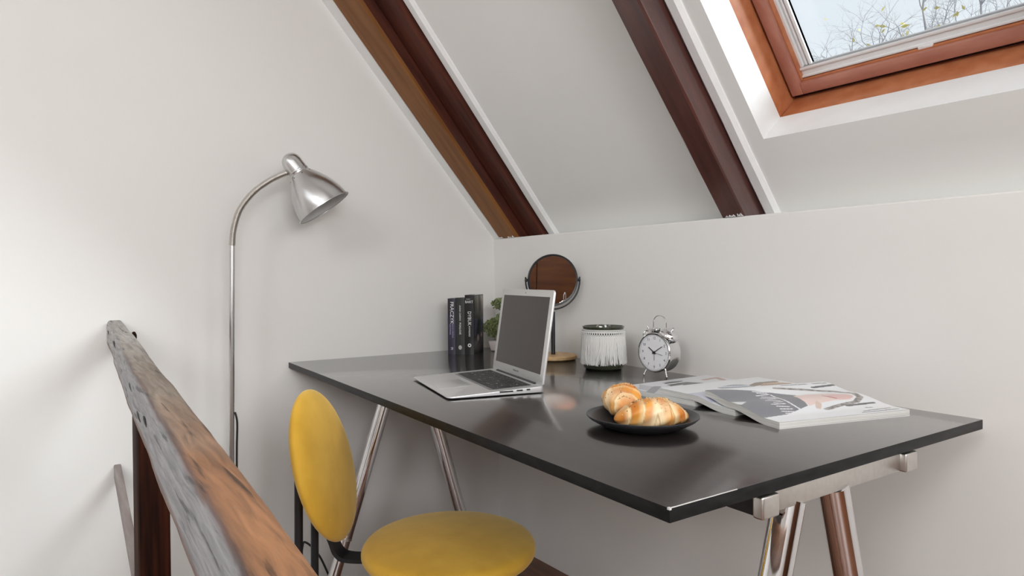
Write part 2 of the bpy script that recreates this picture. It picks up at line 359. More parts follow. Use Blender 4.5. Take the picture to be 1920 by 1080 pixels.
for xa, xb in ((gx0+.003, gx0+.030), (gx1-.030, gx1-.003)):
    bb = MB()
    for a, c, o0, o1 in ((xa, xb, .276, .284), (xa, xa+.007, .266, .284), (xb-.006, xb, .270, .284), (xa+.012, xa+.016, .272, .284)):
        bb.hexa([C(a, gd0, o0), C(c, gd0, o0), C(c, gd1, o0), C(a, gd1, o0), C(a, gd0, o1), C(c, gd0, o1), C(c, gd1, o1), C(a, gd1, o1)])
    bb.build('blind_guide', M['alu_white'], win, smooth=False)
bar = MB()
for d0, d1, o0, o1 in ((gd0+.008, gd0+.030, .262, .280), (gd0+.006, gd0+.011, .256, .268), (gd0+.024, gd0+.030, .258, .275)):
    bar.hexa([C(gx0+.004, d0, o0), C(gx1-.004, d0, o0), C(gx1-.004, d1, o0), C(gx0+.004, d1, o0), C(gx0+.004, d0, o1), C(gx1-.004, d0, o1), C(gx1-.004, d1, o1), C(gx0+.004, d1, o1)])
blb = bar.build('blind_bar', M['alu_white'], win, bevel=.001)
bb = MB(); x0 = 1.435
bb.hexa([C(x0, gd0+.002, .252), C(x0+.028, gd0+.002, .252), C(x0+.028, gd0+.008, .252), C(x0, gd0+.008, .252), C(x0, gd0+.002, .262), C(x0+.028, gd0+.002, .262), C(x0+.028, gd0+.008, .262), C(x0, gd0+.008, .262)])
bb.build('pull_tab', M['alu_white'], blb, bevel=.001)
# second skylight, unseen, added so that light comes from the right
wr = tag(bpy.data.objects.new('window_4', None), 'added unseen roof window in the same slope, right of the desk', None, None, 'structure'); COL.objects.link(wr)
ring('frame', 2.55, 3.35, DW0-.05, DW1+.05, .05, OFF-.002, .30, M['pine'], wr, 0)
MB().hexa([C(2.6, DW0, .285), C(3.3, DW0, .285), C(3.3, DW1, .285), C(2.6, DW1, .285), C(2.6, DW0, .289), C(3.3, DW0, .289), C(3.3, DW1, .289), C(2.6, DW1, .289)]).build('pane', M['glass'], wr, smooth=False)
# unseen roof windows added across the room to go with the fill lights
for n_, (x0, x1) in enumerate(((.6, 1.5), (2.3, 3.2))):
    wr = tag(bpy.data.objects.new('window_%d' % (n_+2), None), 'added unseen roof window in the opposite slope', None, None, 'structure'); COL.objects.link(wr)
    for a, c, d0, d1 in ((x0-.05, x0, .75, 1.95), (x1, x1+.05, .75, 1.95), (x0, x1, .75, .8), (x0, x1, 1.9, 1.95)):
        MB().hexa([mir(C(a, d0, .07)), mir(C(c, d0, .07)), mir(C(c, d1, .07)), mir(C(a, d1, .07)), mir(C(a, d0, .2)), mir(C(c, d0, .2)), mir(C(c, d1, .2)), mir(C(a, d1, .2))]).build('frame', M['pine'], wr, smooth=False)
    MB().hexa([mir(C(x0, .8, .15)), mir(C(x1, .8, .15)), mir(C(x1, 1.9, .15)), mir(C(x0, 1.9, .15)), mir(C(x0, .8, .155)), mir(C(x1, .8, .155)), mir(C(x1, 1.9, .155)), mir(C(x0, 1.9, .155))]).build('pane', M['glass'], wr, smooth=False)
# portal for the visible roof window
pt = light('sky_portal', 'AREA', C((gx0+gx1)/2, (gd0+gd1)/2, .31), (0, -SS, -CC), 1, shape='RECTANGLE', size=gx1-gx0, size_y=gd1-gd0)
pt.data.cycles.is_portal = True

# ---- a brown wooden wardrobe at the far gable (seen only as reflections)
wd = thing('wardrobe', (XE-.001, -.60, 0), 'low brown wooden wardrobe against the far gable wall', 'wardrobe')
MB().box(-.5, 0, -.5, .48, 0, 1.26).build('body', M['wardrobe'], wd, bevel=.004)
for y0 in (-.495, -.008):
    dr = MB().box(-.522, -.501, y0, y0+.482, .06, 1.24).build('door', M['wardrobe'], wd, bevel=.006)
    MB().tube([(-.525, y0+.3, .8), (-.55, y0+.3, .82), (-.55, y0+.3, .92), (-.525, y0+.3, .94)], .006).build('handle', M['black'], dr)

# ---------------------------------------------------------------- banister
def nz1(x, s=0): return math.sin(x*7.1+s)*.5+math.sin(x*17.3+1.7*s)*.3+math.sin(x*31.7+2.3*s)*.2
rl = thing('handrail', (0, 0, 0), 'weathered round-edged wooden handrail running from the gable wall past the camera', 'handrail')
NR, MR = 150, 40; vs = []; fs = []; cols = []
x0, x1 = XA(.1)-.02, 2.35
def lerp3(a, b, t): t = max(0, min(1, t)); return tuple(a[i]+(b[i]-a[i])*t for i in range(3))
for i in range(NR+1):
    x = x0+(x1-x0)*i/NR; s = x+.05
    yc = -1.2668-.0407*s+.0018*nz1(x*.8); zc = .1162-.0469*s+T+.002*nz1(x*.7, 2)
    hw = .0215; hh = .0385+.0071*s
    step = .0025 if x < .27 else 0                     # old scarf joint
    for k in range(MR):
        a = 2*math.pi*k/MR; ca, sa = math.cos(a), math.sin(a)
        pw = .42
        yy = math.copysign(abs(ca)**pw, ca); zz = math.copysign(abs(sa)**pw, sa)
        r = 1+.02*nz1(x*1.5, a*2)+.012*nz1(x*4, a*5)
        vs.append((x, yc+yy*(hw-step)*r, zc+zz*(hh-step)*r))
        side = -ca if sa > -.5 else 1                  # 1 on the stair side, -1 on the room side
        top = sa
        grey = lerp3((.40, .385, .37), (.29, .29, .30), x*1.4)
        bl = .25*nz1(x*2.6, a*3)+.15*nz1(x*7, a*4)
        tan = lerp3((.25, .20, .155), (.23, .105, .046), (x-1.08)/.34+bl*.8)
        far = lerp3((.33, .305, .28), tan, (x-.45)/.45+bl*.8)
        ang = math.atan2(sa*1.0, -ca)                  # 0 stair side, pi/2 top
        m = (ang/(math.pi/2)-.42+.10*nz1(x*2.2, 5)+.05*nz1(x*9, 2))/.12
        c = lerp3(grey, far, m)
        dk = math.exp(-((ang/(math.pi/2)-.52+.06*nz1(x*3, 9))/.12)**2)*max(0, min(1, (x-.40)/.4))
        c = lerp3(c, (.075, .032, .024), dk*.85)
        if ang > 2.6 or ang < -.3: c = lerp3(c, (.16, .07, .03), .8)
        cols.append(c)
for i in range(NR):
    for k in range(MR):
        k2 = (k+1) % MR; fs.append((i*MR+k, i*MR+k2, (i+1)*MR+k2, (i+1)*MR+k))
fs.append(tuple(range(MR))); fs.append(tuple(NR*MR+k for k in range(MR)))
b = MB(); b.add(vs, fs); ro = b.build('rail', M['rail'], rl, angle=60)
ca_ = ro.data.color_attributes.new('Col', 'FLOAT_COLOR', 'POINT')
for i, c in enumerate(cols): ca_.data[i].color = (*c, 1)
# knot sticking out and cracks in the rail
MB().sphere((.262, -1.2565, .128+T), (.018, .006, .012), 12, 8).build('knot', M['post'], rl)
for (x, yy, zz, L, wdt) in ((.30, -1, .55, .10, .0022), (.78, -1, .25, .075, .0030), (.92, -1, -.15, .06, .002), (1.02, -1, .15, .05, .0018), (.07, -1, .5, .05, .0016)):
    s = x+.05; yc = -1.2668-.0407*s; zc = .1162-.0469*s+T; hh = .0385+.0071*s
    pts = [(x+L*t, yc-.0407*L*t-.0216-.0004, zc-.0469*L*t+zz*hh+.003*math.sin(t*5)) for t in (0, .25, .5, .75, 1)]
    MB().tube(pts, [.0003, wdt*.7, wdt, wdt*.6, .0003], 6).build('crack', M['ink'], rl)
bs = thing('banister_post', (.555, -1.263, 0), 'dark varnished square post under the handrail', 'post')
b = MB(); zt = .043+T
b.box(-.045, .045, -.027, .027, -.2, zt); b.build('shaft', M['post'], bs, bevel=.004)
b = MB(); xa = XA(-.26)-.01
sl = thing('lower_rail', (xa, -1.267, -.256+T), 'thin grey-brown lower rail between the gable wall and the post', 'rail')
e1 = V((.509-xa, -.016, -.100)); hy, hz = .0085, .018
MB().hexa([(0, -hy, -hz), (e1.x, e1.y-hy, e1.z-hz), (e1.x, e1.y+hy, e1.z-hz), (0, hy, -hz), (0, -hy, hz), (e1.x, e1.y-hy, e1.z+hz), (e1.x, e1.y+hy, e1.z+hz), (0, hy, hz)]).build('slat', M['slat'], sl, bevel=.003)

# ---------------------------------------------------------------- desk
ROT = -0.0522
desk = thing('desk', (0, 0, 0), 'long black desk on chrome A-shaped trestle legs', 'desk', ROT)
TH = .0175
b = MB(); b.box(0, 1.6, -.8, 0, T-TH, T); top = b.build('table_top', M['black_desk'], desk, bevel=.0012)
top.data.materials.append(M['desk_edge'])
for p_ in top.data.polygons:
    if p_.normal.z < .5: p_.material_index = 1
# worn corner where the black has rubbed off
vsw = []; b = MB()
for i in range(26):
    y = -.8+.0012+.0045*i; wd_ = .0011*max(.25, 1-i/24)*random.uniform(.4, 1)
    b.box(1.6-.0010-wd_, 1.6-.0002, y, y+.0045, T-.0009-wd_*.4, T+.00012)
b.box(1.5965, 1.6002, -.8002, -.797, T-.0024, T+.0002)
b.build('worn_edge', M['worn'], top, smooth=False)
RY = (-.612, -.250); FH = .033; ZR = T-TH-.0005
for y in RY:
    MB().box(.05, 1.586, y-.013, y+.013, ZR-FH, ZR).build('frame_rail', M['black'], desk, bevel=.002)
for x, sg in ((1.588, 1), (.048, -1)):
    MB().box(min(x-sg*.03, x), max(x-sg*.03, x), RY[0]-.002, RY[1]+.002, ZR-FH, ZR).build('side_plate', M['steel'], desk, bevel=.002)
    for y in RY:
        c = MB().box(min(x-sg*.006, x+sg*.010), max(x-sg*.006, x+sg*.010), y-.018, y+.018, ZR-FH-.0005, ZR-.0035).build('end_cap', M['steel'], desk, bevel=.003, bseg=3)
for x in (1.570, .19):
    if x < 1: MB().box(x-.02, x+.02, RY[0], RY[1], ZR-.034, ZR-.001).build('trestle_plate', M['steel'], desk, bevel=.002)
    for y0, sl_ in ((-.532, -.33), (-.425, .28)):
        zt = ZR-FH+.002; zj = .225; L = zt
        p0 = V((x, y0, zt)); p1 = V((x, y0+sl_*(zt-zj), zj)); p2 = V((x, y0+sl_*(zt-.012), .012))
        lg = MB().tube([p0, p1], [.0218, .0205], 32).build('leg', M['chrome'], desk)
        dr = (p1-p0).normalized()
        MB().tube([p1-dr*.004, p1+dr*.003], [.0212, .0212], 32).build('collar', M['steel'], lg)
        MB().tube([p1, p2], [.0185, .0175], 32).build('lower_tube', M['chrome'], lg)
        MB().lathe([(0, 0), (.024, 0), (.024, .009), (.016, .016), (0, .016)], 24, Matrix.Translation((p2.x, p2.y, 0))).build('foot', M['black'], lg)

# ---------------------------------------------------------------- chair
CH = thing('chair', (.868, -.758, 0), 'chair with round mustard fabric seat and oval backrest on black tube legs', 'chair', R(50))
# local frame: +x is the way the chair faces
SR = .180; zt = T-.268
prof = []
for i in range(25):
    a = -math.pi/2+math.pi*i/24; ca, sa = math.cos(a), math.sin(a)
    prof.append((SR-.022+.022*max(ca, 0) if i not in (0, 24) else 0, zt-.026+(.024*sa)))
dome = []
for r, z in prof: dome.append((r, z))
pr = [(0, zt-.050)]+[(SR-.020+.020*math.cos(a), zt-.032+.018*math.sin(a)) for a in [R(t) for t in range(-90, 71, 16)]]
rr = pr[-1][0]; zz = pr[-1][1]
for i in range(1, 13): t_ = i/12; pr.append((rr*(1-t_), zz+(zt-zz)*(1-(1-t_)**2.2)))
MB().lathe(pr, 72).build('seat', M['mustard'], CH, angle=60)
MB().lathe([(0, zt-.062), (SR-.03, zt-.062), (SR-.024, zt-.050), (0, zt-.050)], 48).build('seat_base', M['black'], CH)
# backrest: a padded disc leaning back
lean = R(15); bc = V((-.262, 0, T-.128)); BW, BH = .142, .160
nrm = V((math.cos(lean), 0, math.sin(lean))); upv = V((-math.sin(lean), 0, math.cos(lean))); sid = V((0, 1, 0))
pr = []
for i in range(33):
    a = -math.pi/2+math.pi*i/32; pr.append((abs(math.cos(a))**.55, math.copysign(abs(math.sin(a))**1.0, math.sin(a))))
b = MB(); seg = 72; vs = []; fs = []
for k in range(seg):
    t_ = 2*math.pi*k/seg
    for r, h in pr: vs.append(bc+sid*(BW*r*math.cos(t_))+upv*(BH*r*math.sin(t_))+nrm*(h*.024))
n = len(pr)
for k in range(seg):
    k2 = (k+1) % seg
    for i in range(n-1): fs.append((k*n+i, k2*n+i, k2*n+i+1, k*n+i+1))
b.add(vs, fs); b.build('backrest', M['mustard'], CH, angle=70, merge=True)
# bracket between seat and backrest: a flat black bar
path = catmull([(-.10, 0, zt-.055), (-.205, 0, zt-.057), (-.235, 0, zt-.045), (-.250, 0, zt-.010), (bc.x-.020, 0, bc.z-.09)], 6)
b = MB(); vs = []; fs = []
for i, p in enumerate(path):
    d = (path[min(i+1, len(path)-1)]-path[max(i-1, 0)]).normalized(); nn = V((0, 1, 0)).cross(d).normalized()*.004
    for s_ in (-1, 1):
        vs += [p+V((0, .021*s_, 0))+nn*s_, p+V((0, -.021*s_, 0))+nn*s_]
for i in range(len(path)-1):
    for k in range(4): fs.append((i*4+k, i*4+(k+1) % 4, (i+1)*4+(k+1) % 4, (i+1)*4+k))
fs.append((0, 1, 2, 3)); m_ = (len(path)-1)*4; fs.append((m_, m_+1, m_+2, m_+3))
b.add(vs, fs).build('bracket', M['black'], CH, angle=25)
for s_ in (-1, 1):
    MB().tube(catmull([(bc.x-.040, s_*.045, bc.z+.02), (-.302, s_*.045, bc.z-.06), (-.305, s_*.046, .3), (-.31, s_*.05, .0)], 6), .0085, 14).build('leg', M['black'], CH)
    MB().tube([(.10, s_*.09, zt-.06), (.15, s_*.135, 0)], .0085, 14).build('leg', M['black'], CH)
    MB().tube([(-.305, s_*.046, zt-.20), (-.12, s_*.07, zt-.19), (.122, s_*.11, zt-.20)], .0075, 12).build('seat_bar', M['black'], CH)

# ---------------------------------------------------------------- floor lamp
LX, LY = .10, -1.0
lp = thing('floor_lamp', (LX, LY, 0), 'brushed steel floor lamp with gooseneck and bell shade by the gable wall', 'floor lamp')
MB().lathe([(0, 0), (.135, 0), (.137, .006), (.13, .018), (.03, .026), (.012, .034), (0, .034)], 64).build('base', M['brushed'], lp)
zp = .36+T
MB().tube([(0, -.012, .03), (0, .004, zp)], [.0072, .0072], 20).build('pole', M['brushed'], lp)
head = V((0, .157, .572+T)); 
gpts = catmull([(0, .004, zp-.002), (0, .009, zp+.045), (0, .026, zp+.098), (0, .062, zp+.148), (0, .105, zp+.184), (0, .140, zp+.205), (0, .160, zp+.214)], 14)
MB().tube(gpts, .0078, 14).build('gooseneck', M['steel'], lp)
b = MB()
for i in range(0, len(gpts)-1):
    for h in (0, .5):
        p = gpts[i].lerp(gpts[i+1], h); d = (gpts[i+1]-gpts[i]).normalized()
        b.tube([p-d*.0011, p, p+d*.0011], [.0078, .0088, .0078], 14, False)
b.build('gooseneck_coil', M['steel'], lp)
# shade: axis points down and to the right of the picture
A0 = V((0, .158, .626+T)); A1 = V((.048, .252, .472+T)); ax = (A1-A0).normalized(); LA = (A1-A0).length
xx = ax.orthogonal().normalized(); yy = ax.cross(xx)
mt = Matrix(((xx.x, yy.x, ax.x, A0.x), (xx.y, yy.y, ax.y, A0.y), (xx.z, yy.z, ax.z, A0.z), (0, 0, 0, 1)))
RIM = .083; h0 = .066
cap = [(0, 0), (.013, .0015), (.022, .008), (.0275, .018), (.0292, .030), (.0296, h0-.004), (.0290, h0+.004)]
MB().lathe(cap, 48, mt).build('cap', M['brushed'], lp, angle=50)
MB().lathe([(.0300, h0-.010), (.0306, h0-.009), (.0306, h0-.006), (.0300, h0-.005)], 48, mt).build('cap_ring', M['brushed'], lp)
outer = [(.0305, h0)]
for i in range(1, 17):
    t_ = i/16; outer.append((.0305+(RIM-.004-.0305)*(1-(1-t_)**1.85), h0+(LA-h0-.003)*t_))
outer += [(RIM, LA-.002), (RIM+.0005, LA)]
sh = MB().lathe([(.024, h0+.001)]+outer, 72, mt).build('shade', M['brushed'], lp, angle=50)
inner = [(r-.0014, z+.0005) for r, z in outer]; inner[-1] = (RIM-.0005, LA)
MB().lathe(inner, 72, mt).build('shade_lining', M['lamp_in'], sh, angle=60)
MB().lathe([(RIM-.001, LA-.001), (RIM+.0015, LA-.001), (RIM+.0015, LA+.001), (RIM-.001, LA+.001)], 72, mt, True).build('rim', M['brushed'], sh)
for k in range(8):
    a = 2*math.pi*k/8+.3; p = mt @ V((.0362*math.cos(a), .0362*math.sin(a), h0+.008))
    MB().sphere(p, .0016, 8, 6).build('vent_hole', M['ink'], sh)
MB().lathe([(0, h0-.01), (.014, h0-.01), (.016, h0+.02), (.026, h0+.05), (.029, h0+.07), (.022, h0+.09), (0, h0+.098)], 24, mt).build('bulb', M['lamp_in'], lp)
cab = catmull([(.004, .005, .16+T-.27), (.006, .010, .03+T-.17), (.005, .0085, -.05+T-.16), (.004, .008, -.3+T), (.006, .008, .12), (.02, .02, .036), (.10, .10, .008), (.2, .2, .004), (.17, .32, .004), (.1, .36, .005)], 8)
MB().tube(cab, .0028, 8).build('cable', M['cable'], lp)
# loose black power cord by the wall
cord = catmull([(.14, -.62, .005), (.10, -.70, .05), (.08, -.75, .16), (.075, -.79, .21), (.07, -.80, .19), (.07, -.81, .10), (.09, -.84, .006), (.2, -.8, .004), (.3, -.66, .004)], 10)
co = MB().tube(cord, .0032, 8).build('power_cord', M['cable']); tag(co, 'loose black power cord curling on the floor behind the chair', 'cord')

# ---------------------------------------------------------------- laptop
LW, LD = .325, .227
lt = thing('laptop', (.6815, -.7005, T), 'open silver laptop with dark screen on the desk', 'laptop', R(-14.6))
def rrect(x0, x1, y0, y1, r, n=6):
    out = []
    for cx, cy, a0 in ((x1-r, y1-r, 0), (x0+r, y1-r, 90), (x0+r, y0+r, 180), (x1-r, y0+r, 270)):
        for k in range(n+1):
            a = R(a0+90*k/n); out.append((cx+r*math.cos(a), cy+r*math.sin(a)))
    return out
def wedge(pts, zb, zt_):          # closed prism between zb(x,y) and zt(x,y)
    n = len(pts); b = MB(); vs = [(x, y, zb(x, y)) for x, y in pts]+[(x, y, zt_(x, y)) for x, y in pts]
    return b.add(vs, [tuple(reversed(range(n))), tuple(range(n, 2*n))]+[(k, (k+1) % n, n+(k+1) % n, n+k) for k in range(n)])
ztop = lambda x, y: .0062+.0098*y/LD
zbot = lambda x, y: .0022 if y > .05 else .0022+.0014*(1-y/.05)
pts = rrect(-LW/2, LW/2, 0, LD, .012)
MB.build(wedge(pts, zbot, ztop), 'base', M['alu'], lt, bevel=.0009)
for x in (-.13, .13):
    for y in (.03, .2): MB().lathe([(0, 0), (.006, 0), (.006, .0028), (0, .0028)], 12, Matrix.Translation((x, y, 0))).build('foot', M['black'], lt)
KX0, KX1, KY0, KY1 = -.137, .137, .105, .207
wedge(rrect(KX0, KX1, KY0, KY1, .003, 2), lambda x, y: ztop(x, y)-.0005, lambda x, y: ztop(x, y)+.0001).build('key_well', M['keywell'], lt, smooth=False)
kb = MB(); rows = [(13, .010), (14, .0165), (14, .0165), (13, .0165), (12, .0165), (8, .0165)]; y = KY1-.0015; pitch_w = (KX1-KX0-.003)
for ri, (nk, kh) in enumerate(rows):
    y0 = y-kh; ws = [1.0]*nk
    if ri == 1: ws[-1] = 1.5
    if ri == 2: ws[0] = 1.5
    if ri == 3: ws[0] = 1.8; ws[-1] = 1.8
    if ri == 4: ws[0] = 2.3; ws[-1] = 2.3
    if ri == 5: ws = [1, 1, 1, 1.25, 5.2, 1.25, 1, 3]
    sm = sum(ws); x = KX0+.0015
    for wq in ws:
        xw_ = pitch_w*wq/sm
        z0 = ztop(0, y0)
        kb.hexa([(x+.0008, y0+.0008, z0), (x+xw_-.0012, y0+.0008, z0), (x+xw_-.0012, y-.0012, ztop(0, y)), (x+.0008, y-.0012, ztop(0, y)),
                 (x+.0012, y0+.0012, z0+.0012), (x+xw_-.0016, y0+.0012, z0+.0012), (x+xw_-.0016, y-.0016, ztop(0, y)+.0012), (x+.0012, y-.0016, ztop(0, y)+.0012)])
        x += xw_
    y = y0
tag(kb.build('keys', M['key'], lt, smooth=False), 'black keys in rows', kind='stuff')
lg = MB()   # pale legends on the keys
for i in range(60):
    x = random.uniform(KX0+.01, KX1-.01); yy_ = KY0+.024+.0165*random.randint(0, 4)+random.uniform(-.002, .002); z = ztop(0, yy_)+.00135
    lg.box(x-.0010, x+.0010, yy_-.0009, yy_+.0009, z, z+.0001)
tag(lg.build('key_legends', M['alu_white'], lt, smooth=False), kind='stuff')
wedge(rrect(-.053, .053, .012, .092, .003, 3), lambda x, y: ztop(x, y)-.0004, lambda x, y: ztop(x, y)+.00015).build('trackpad', P('trackpad', (.62, .62, .62), .35, .6), lt, bevel=.0001)
# ports on the right side
for y0, y1 in ((.118, .150), (.158, .173), (.182, .191)):
    MB().box(LW/2-.002, LW/2+.0003, y0, y1, .0055+.004*y0/LD, .0092+.004*y0/LD).build('port', M['black'], lt, bevel=.0005)
# lid, in its own leaning frame
al = R(98.5-90); lid_o = V((0, LD-.006, .0150)); ly = V((0, math.sin(al), math.cos(al))); lz = V((1, 0, 0)).cross(ly)   # lz faces the keyboard
LM = Matrix(((1, 0, lz.x, lid_o.x), (0, ly.y, lz.y, lid_o.y), (0, ly.z, lz.z, lid_o.z), (0, 0, 0, 1)))
def lidpart(mb, name, mat, parent, **kw):
    mb.v = [tuple(LM @ V(p)) for p in mb.v]; return mb.build(name, mat, parent, **kw)
LH = .219
lid = lidpart(wedge(rrect(-LW/2, LW/2, -.003, LH, .011), lambda x, y: -.0045, lambda x, y: 0), 'lid', M['alu'], lt, bevel=.0008)
lidpart(wedge(rrect(-LW/2+.0012, LW/2-.0012, .008, LH-.0012, .010), lambda x, y: -.0005, lambda x, y: .0008), 'bezel', P('bezel_silver', (.64, .64, .63), .45, .55), lid, bevel=.0003)
lidpart(MB().box(-.1445, .1445, .0245, .2025, -.0002, .0011), 'display', M['screen'], lid, smooth=False)
lidpart(wedge([(.0016*math.cos(a), LH-.0085+.0016*math.sin(a)) for a in [2*math.pi*k/12 for k in range(12)]], lambda x, y: .0004, lambda x, y: .0011), 'webcam', M['ink'], lid, smooth=False)
MB().tube([(-.125, LD-.006, .0138), (.125, LD-.006, .0138)], .0050, 16).build('hinge', M['black'], lt)
text('lettering', 'MacBook Air', .0068, LM @ Matrix.Translation((0, .0155, .0009)), P('grey_print', (.12, .12, .12), .5), lid)

# ---------------------------------------------------------------- books
E_ = math.atan2(.64, .77)
def book(name, loc, th, h, dep, body, label, group='dark paperbacks standing in the corner'):
    r = thing(name, loc, label, 'book', E_, group)
    MB().box(.0012, th-.0012, .002, dep-.002, .0015, h-.0015).build('pages', M['page'], r, smooth=False)
    c = MB(); c.box(0, .0009, .002, dep, 0, h); c.box(th-.0009, th, .002, dep, 0, h)
    c.build('cover', body, r, smooth=False)
    n = 6; vs = []; fs = []       # gently rounded spine
    for i in range(n+1):
        x = th*i/n; yy_ = .002-.0022*math.sin(math.pi*i/n)
        vs += [(x, yy_, 0), (x, yy_, h), (x, .004, 0), (x, .004, h)]
    for i in range(n):
        a = i*4; fs += [(a, a+4, a+5, a+1), (a+2, a+3, a+7, a+6), (a, a+2, a+6, a+4), (a+1, a+5, a+7, a+3)]
    fs += [(0, 1, 3, 2), (n*4, n*4+2, n*4+3, n*4+1)]
    MB().add(vs, fs).build('spine', body, r, angle=50)
    return r
wp = P('white_print', (.80, .80, .80), .5); lvp = P('lavender_print', (.42, .38, .58), .5); gpp = P('grey_lettering', (.45, .45, .45), .5)
ex, ey = math.cos(E_), math.sin(E_)
b1c = noisy(P('book_dark_violet', (.03, .025, .05), .4), (.018, .016, .024), (.045, .035, .075), (10, 10, 9), 2)
b2c = P('book_charcoal', (.022, .023, .023), .42); b3c = P('book_black', (.010, .010, .011), .3)
o0 = V((.0925, -.2955, T))
DN = lambda x, z: frame((x, -.00055, z), (0, 0, -1), (1, 0, 0))
HZ = lambda x, z: frame((x, -.00055, z), (1, 0, 0), (0, 0, 1))
bk = book('paperback_book', o0, .0275, .192, .115, b1c, 'dark violet paperback with large white vertical letters, leftmost of the books')
text('title', 'FRĄCZYK', .0175, DN(.0155, .192-.049), wp, bk, sx=1.0)
text('subtitle', 'SZACH KRÓLA', .0075, DN(.0185, .192-.110), lvp, bk)
text('subtitle', 'KRYMINAŁ', .0075, DN(.0095, .192-.107), lvp, bk)
text('publisher_mark', 'PI', .012, DN(.0145, .020), wp, bk)
o1 = o0+V((ex, ey, 0))*.0285
bk = book('paperback_book', o1, .0325, .194, .115, b2c, 'charcoal paperback with small white lettering between the violet and the black one')
text('author', 'ANNA CIARKO', .0078, DN(.0165, .194-.052), wp, bk)
text('title', 'POKŁOSIE', .0092, DN(.0165, .194-.105), wp, bk)
MB().add([(.0165+.0062*math.cos(a), -.0005, .024+.0075*math.sin(a)) for a in [2*math.pi*k/20 for k in range(20)]]+[(.0165+.0062*math.cos(a), -.0001, .024+.0075*math.sin(a)) for a in [2*math.pi*k/20 for k in range(20)]],
         [tuple(range(20)), tuple(reversed(range(20, 40)))]+[(k, (k+1) % 20, 20+(k+1) % 20, 20+k) for k in range(20)]).build('publisher_mark', gpp, bk, smooth=False)
o2 = o1+V((ex, ey, 0))*.0335
bk = book('paperback_book', o2, .0315, .204, .117, b3c, 'tallest black glossy paperback with bold white letters, beside the bonsai')
text('author', 'BART', .0125, HZ(.0160, .204-.024), wp, bk, sx=.95)
text('author_first', 'PRZEM', .005, HZ(.0125, .204-.0145), gpp, bk)
text('title', 'DYBUK', .0175, DN(.0165, .204-.080), wp, bk, sx=.85)
text('subtitle', 'KOMISARZ', .0075, DN(.0165, .204-.124), wp, bk)
MB().lathe([(.0030, 0), (.0062, 0), (.0062, .0006), (.0030, .0006)], 24, frame((.0165, .0000, .032), (1, 0, 0), (0, 0, 1)), True).build('publisher_mark', wp, bk)
# printed picture on the front cover of the black book: sculpted as a thin print sheet with painted colours
def painted_grid(name, nx, ny, posf, colf, mat, parent):
    vs = []; cols = []; fs = []
    for j in range(ny+1):
        for i in range(nx+1):
            vs.append(tuple(posf(i/nx, j/ny))); cols.append(colf(i/nx, j/ny))
    for j in range(ny):
        for i in range(nx): a = j*(nx+1)+i; fs.append((a, a+1, a+nx+2, a+nx+1))
    me = bpy.data.meshes.new(name); me.from_pydata(vs, [], fs); me.materials.append(mat); me.shade_smooth()
    c = me.color_attributes.new('Col', 'FLOAT_COLOR', 'POINT')
    for k, q in enumerate(cols): c.data[k].color = (*q, 1)
    o = bpy.data.objects.new(name, me); COL.objects.link(o); o.parent = parent; return o
def coverpic(u, v):
    c = (.012, .012, .015)
    s = math.sin(u*9+math.sin(v*6))*.5+.5
    if v > .62: c = lerp3(c, (.36, .31, .26), max(0, (v-.62)/.25)*s*(1 if u > .35 else .3))
    elif v > .3: c = lerp3(c, (.06, .06, .13), s*.9)
    if (u-.42)**2/.010+(v-.26)**2/.004 < 1 or (u-.8)**2/.01+(v-.30)**2/.002 < 1: c = (.30, .22, .21)
    return c
painted_grid('cover_picture', 24, 40, lambda u, v: (.0317, (.006+u*.108), .003+v*.198), coverpic, M['cover'], bk)

# ---------------------------------------------------------------- bonsai
bn = thing('bonsai', (.118, -.066, T), 'small artificial bonsai in a pale pot behind the laptop', 'plant', R(40))
b = MB(); b.hexa([(-.048, -.035, 0), (.048, -.035, 0), (.048, .035, 0), (-.048, .035, 0), (-.056, -.042, .036), (.056, -.042, .036), (.056, .042, .036), (-.056, .042, .036)])
b.build('pot', M['pot'], bn, bevel=.004)
MB().box(-.05, .05, -.036, .036, .034, .0375).build('soil', M['bark'], bn)
MB().tube(catmull([(0, 0, .03), (.008, .0, .07), (-.006, .005, .11), (.01, .0, .15), (.0, 0, .19)], 6), [.009-.0002*i for i in range(25)], 10).build('trunk', M['bark'], bn)
rnd = random.Random(3)
def clump(name, c, r, n, parent):
    b = MB()
    for i in range(n):
        while True:
            p = V((rnd.uniform(-1, 1), rnd.uniform(-1, 1), rnd.uniform(-1, 1)))
            if .25 < p.length < 1: break
        q = V(c)+V((p.x*r[0], p.y*r[1], p.z*r[2]))
        d = (p+V((rnd.uniform(-.7, .7), rnd.uniform(-.7, .7), rnd.uniform(-.2, .8)))).normalized(); s = rnd.uniform(.005, .0085)
        a = d.orthogonal().normalized()*s*.42; e = d.cross(a).normalized()*s*.16
        b.add([q, q+d*s*.5+a+e, q+d*s, q+d*s*.5-a+e, q+d*s*.45-e], [(0, 1, 4), (1, 2, 4), (2, 3, 4), (3, 0, 4), (0, 3, 1), (1, 3, 2)])
    return tag(b.build(name, M['leafg'], parent, smooth=False), 'dense tiny green leaves', kind='stuff')
clump('foliage', (-.022, -.018, .082), (.056, .05, .036), 1500, bn)
clump('foliage', (.01, .0, .105), (.055, .05, .03), 700, bn)
clump('foliage', (.002, -.01, .168), (.05, .045, .021), 900, bn)

# ---------------------------------------------------------------- standing mirror
mx_, my_ = .428, -.104
mr = thing('vanity_mirror', (mx_, my_, T), 'round black-framed table mirror on a light wooden base', 'mirror', R(-31))
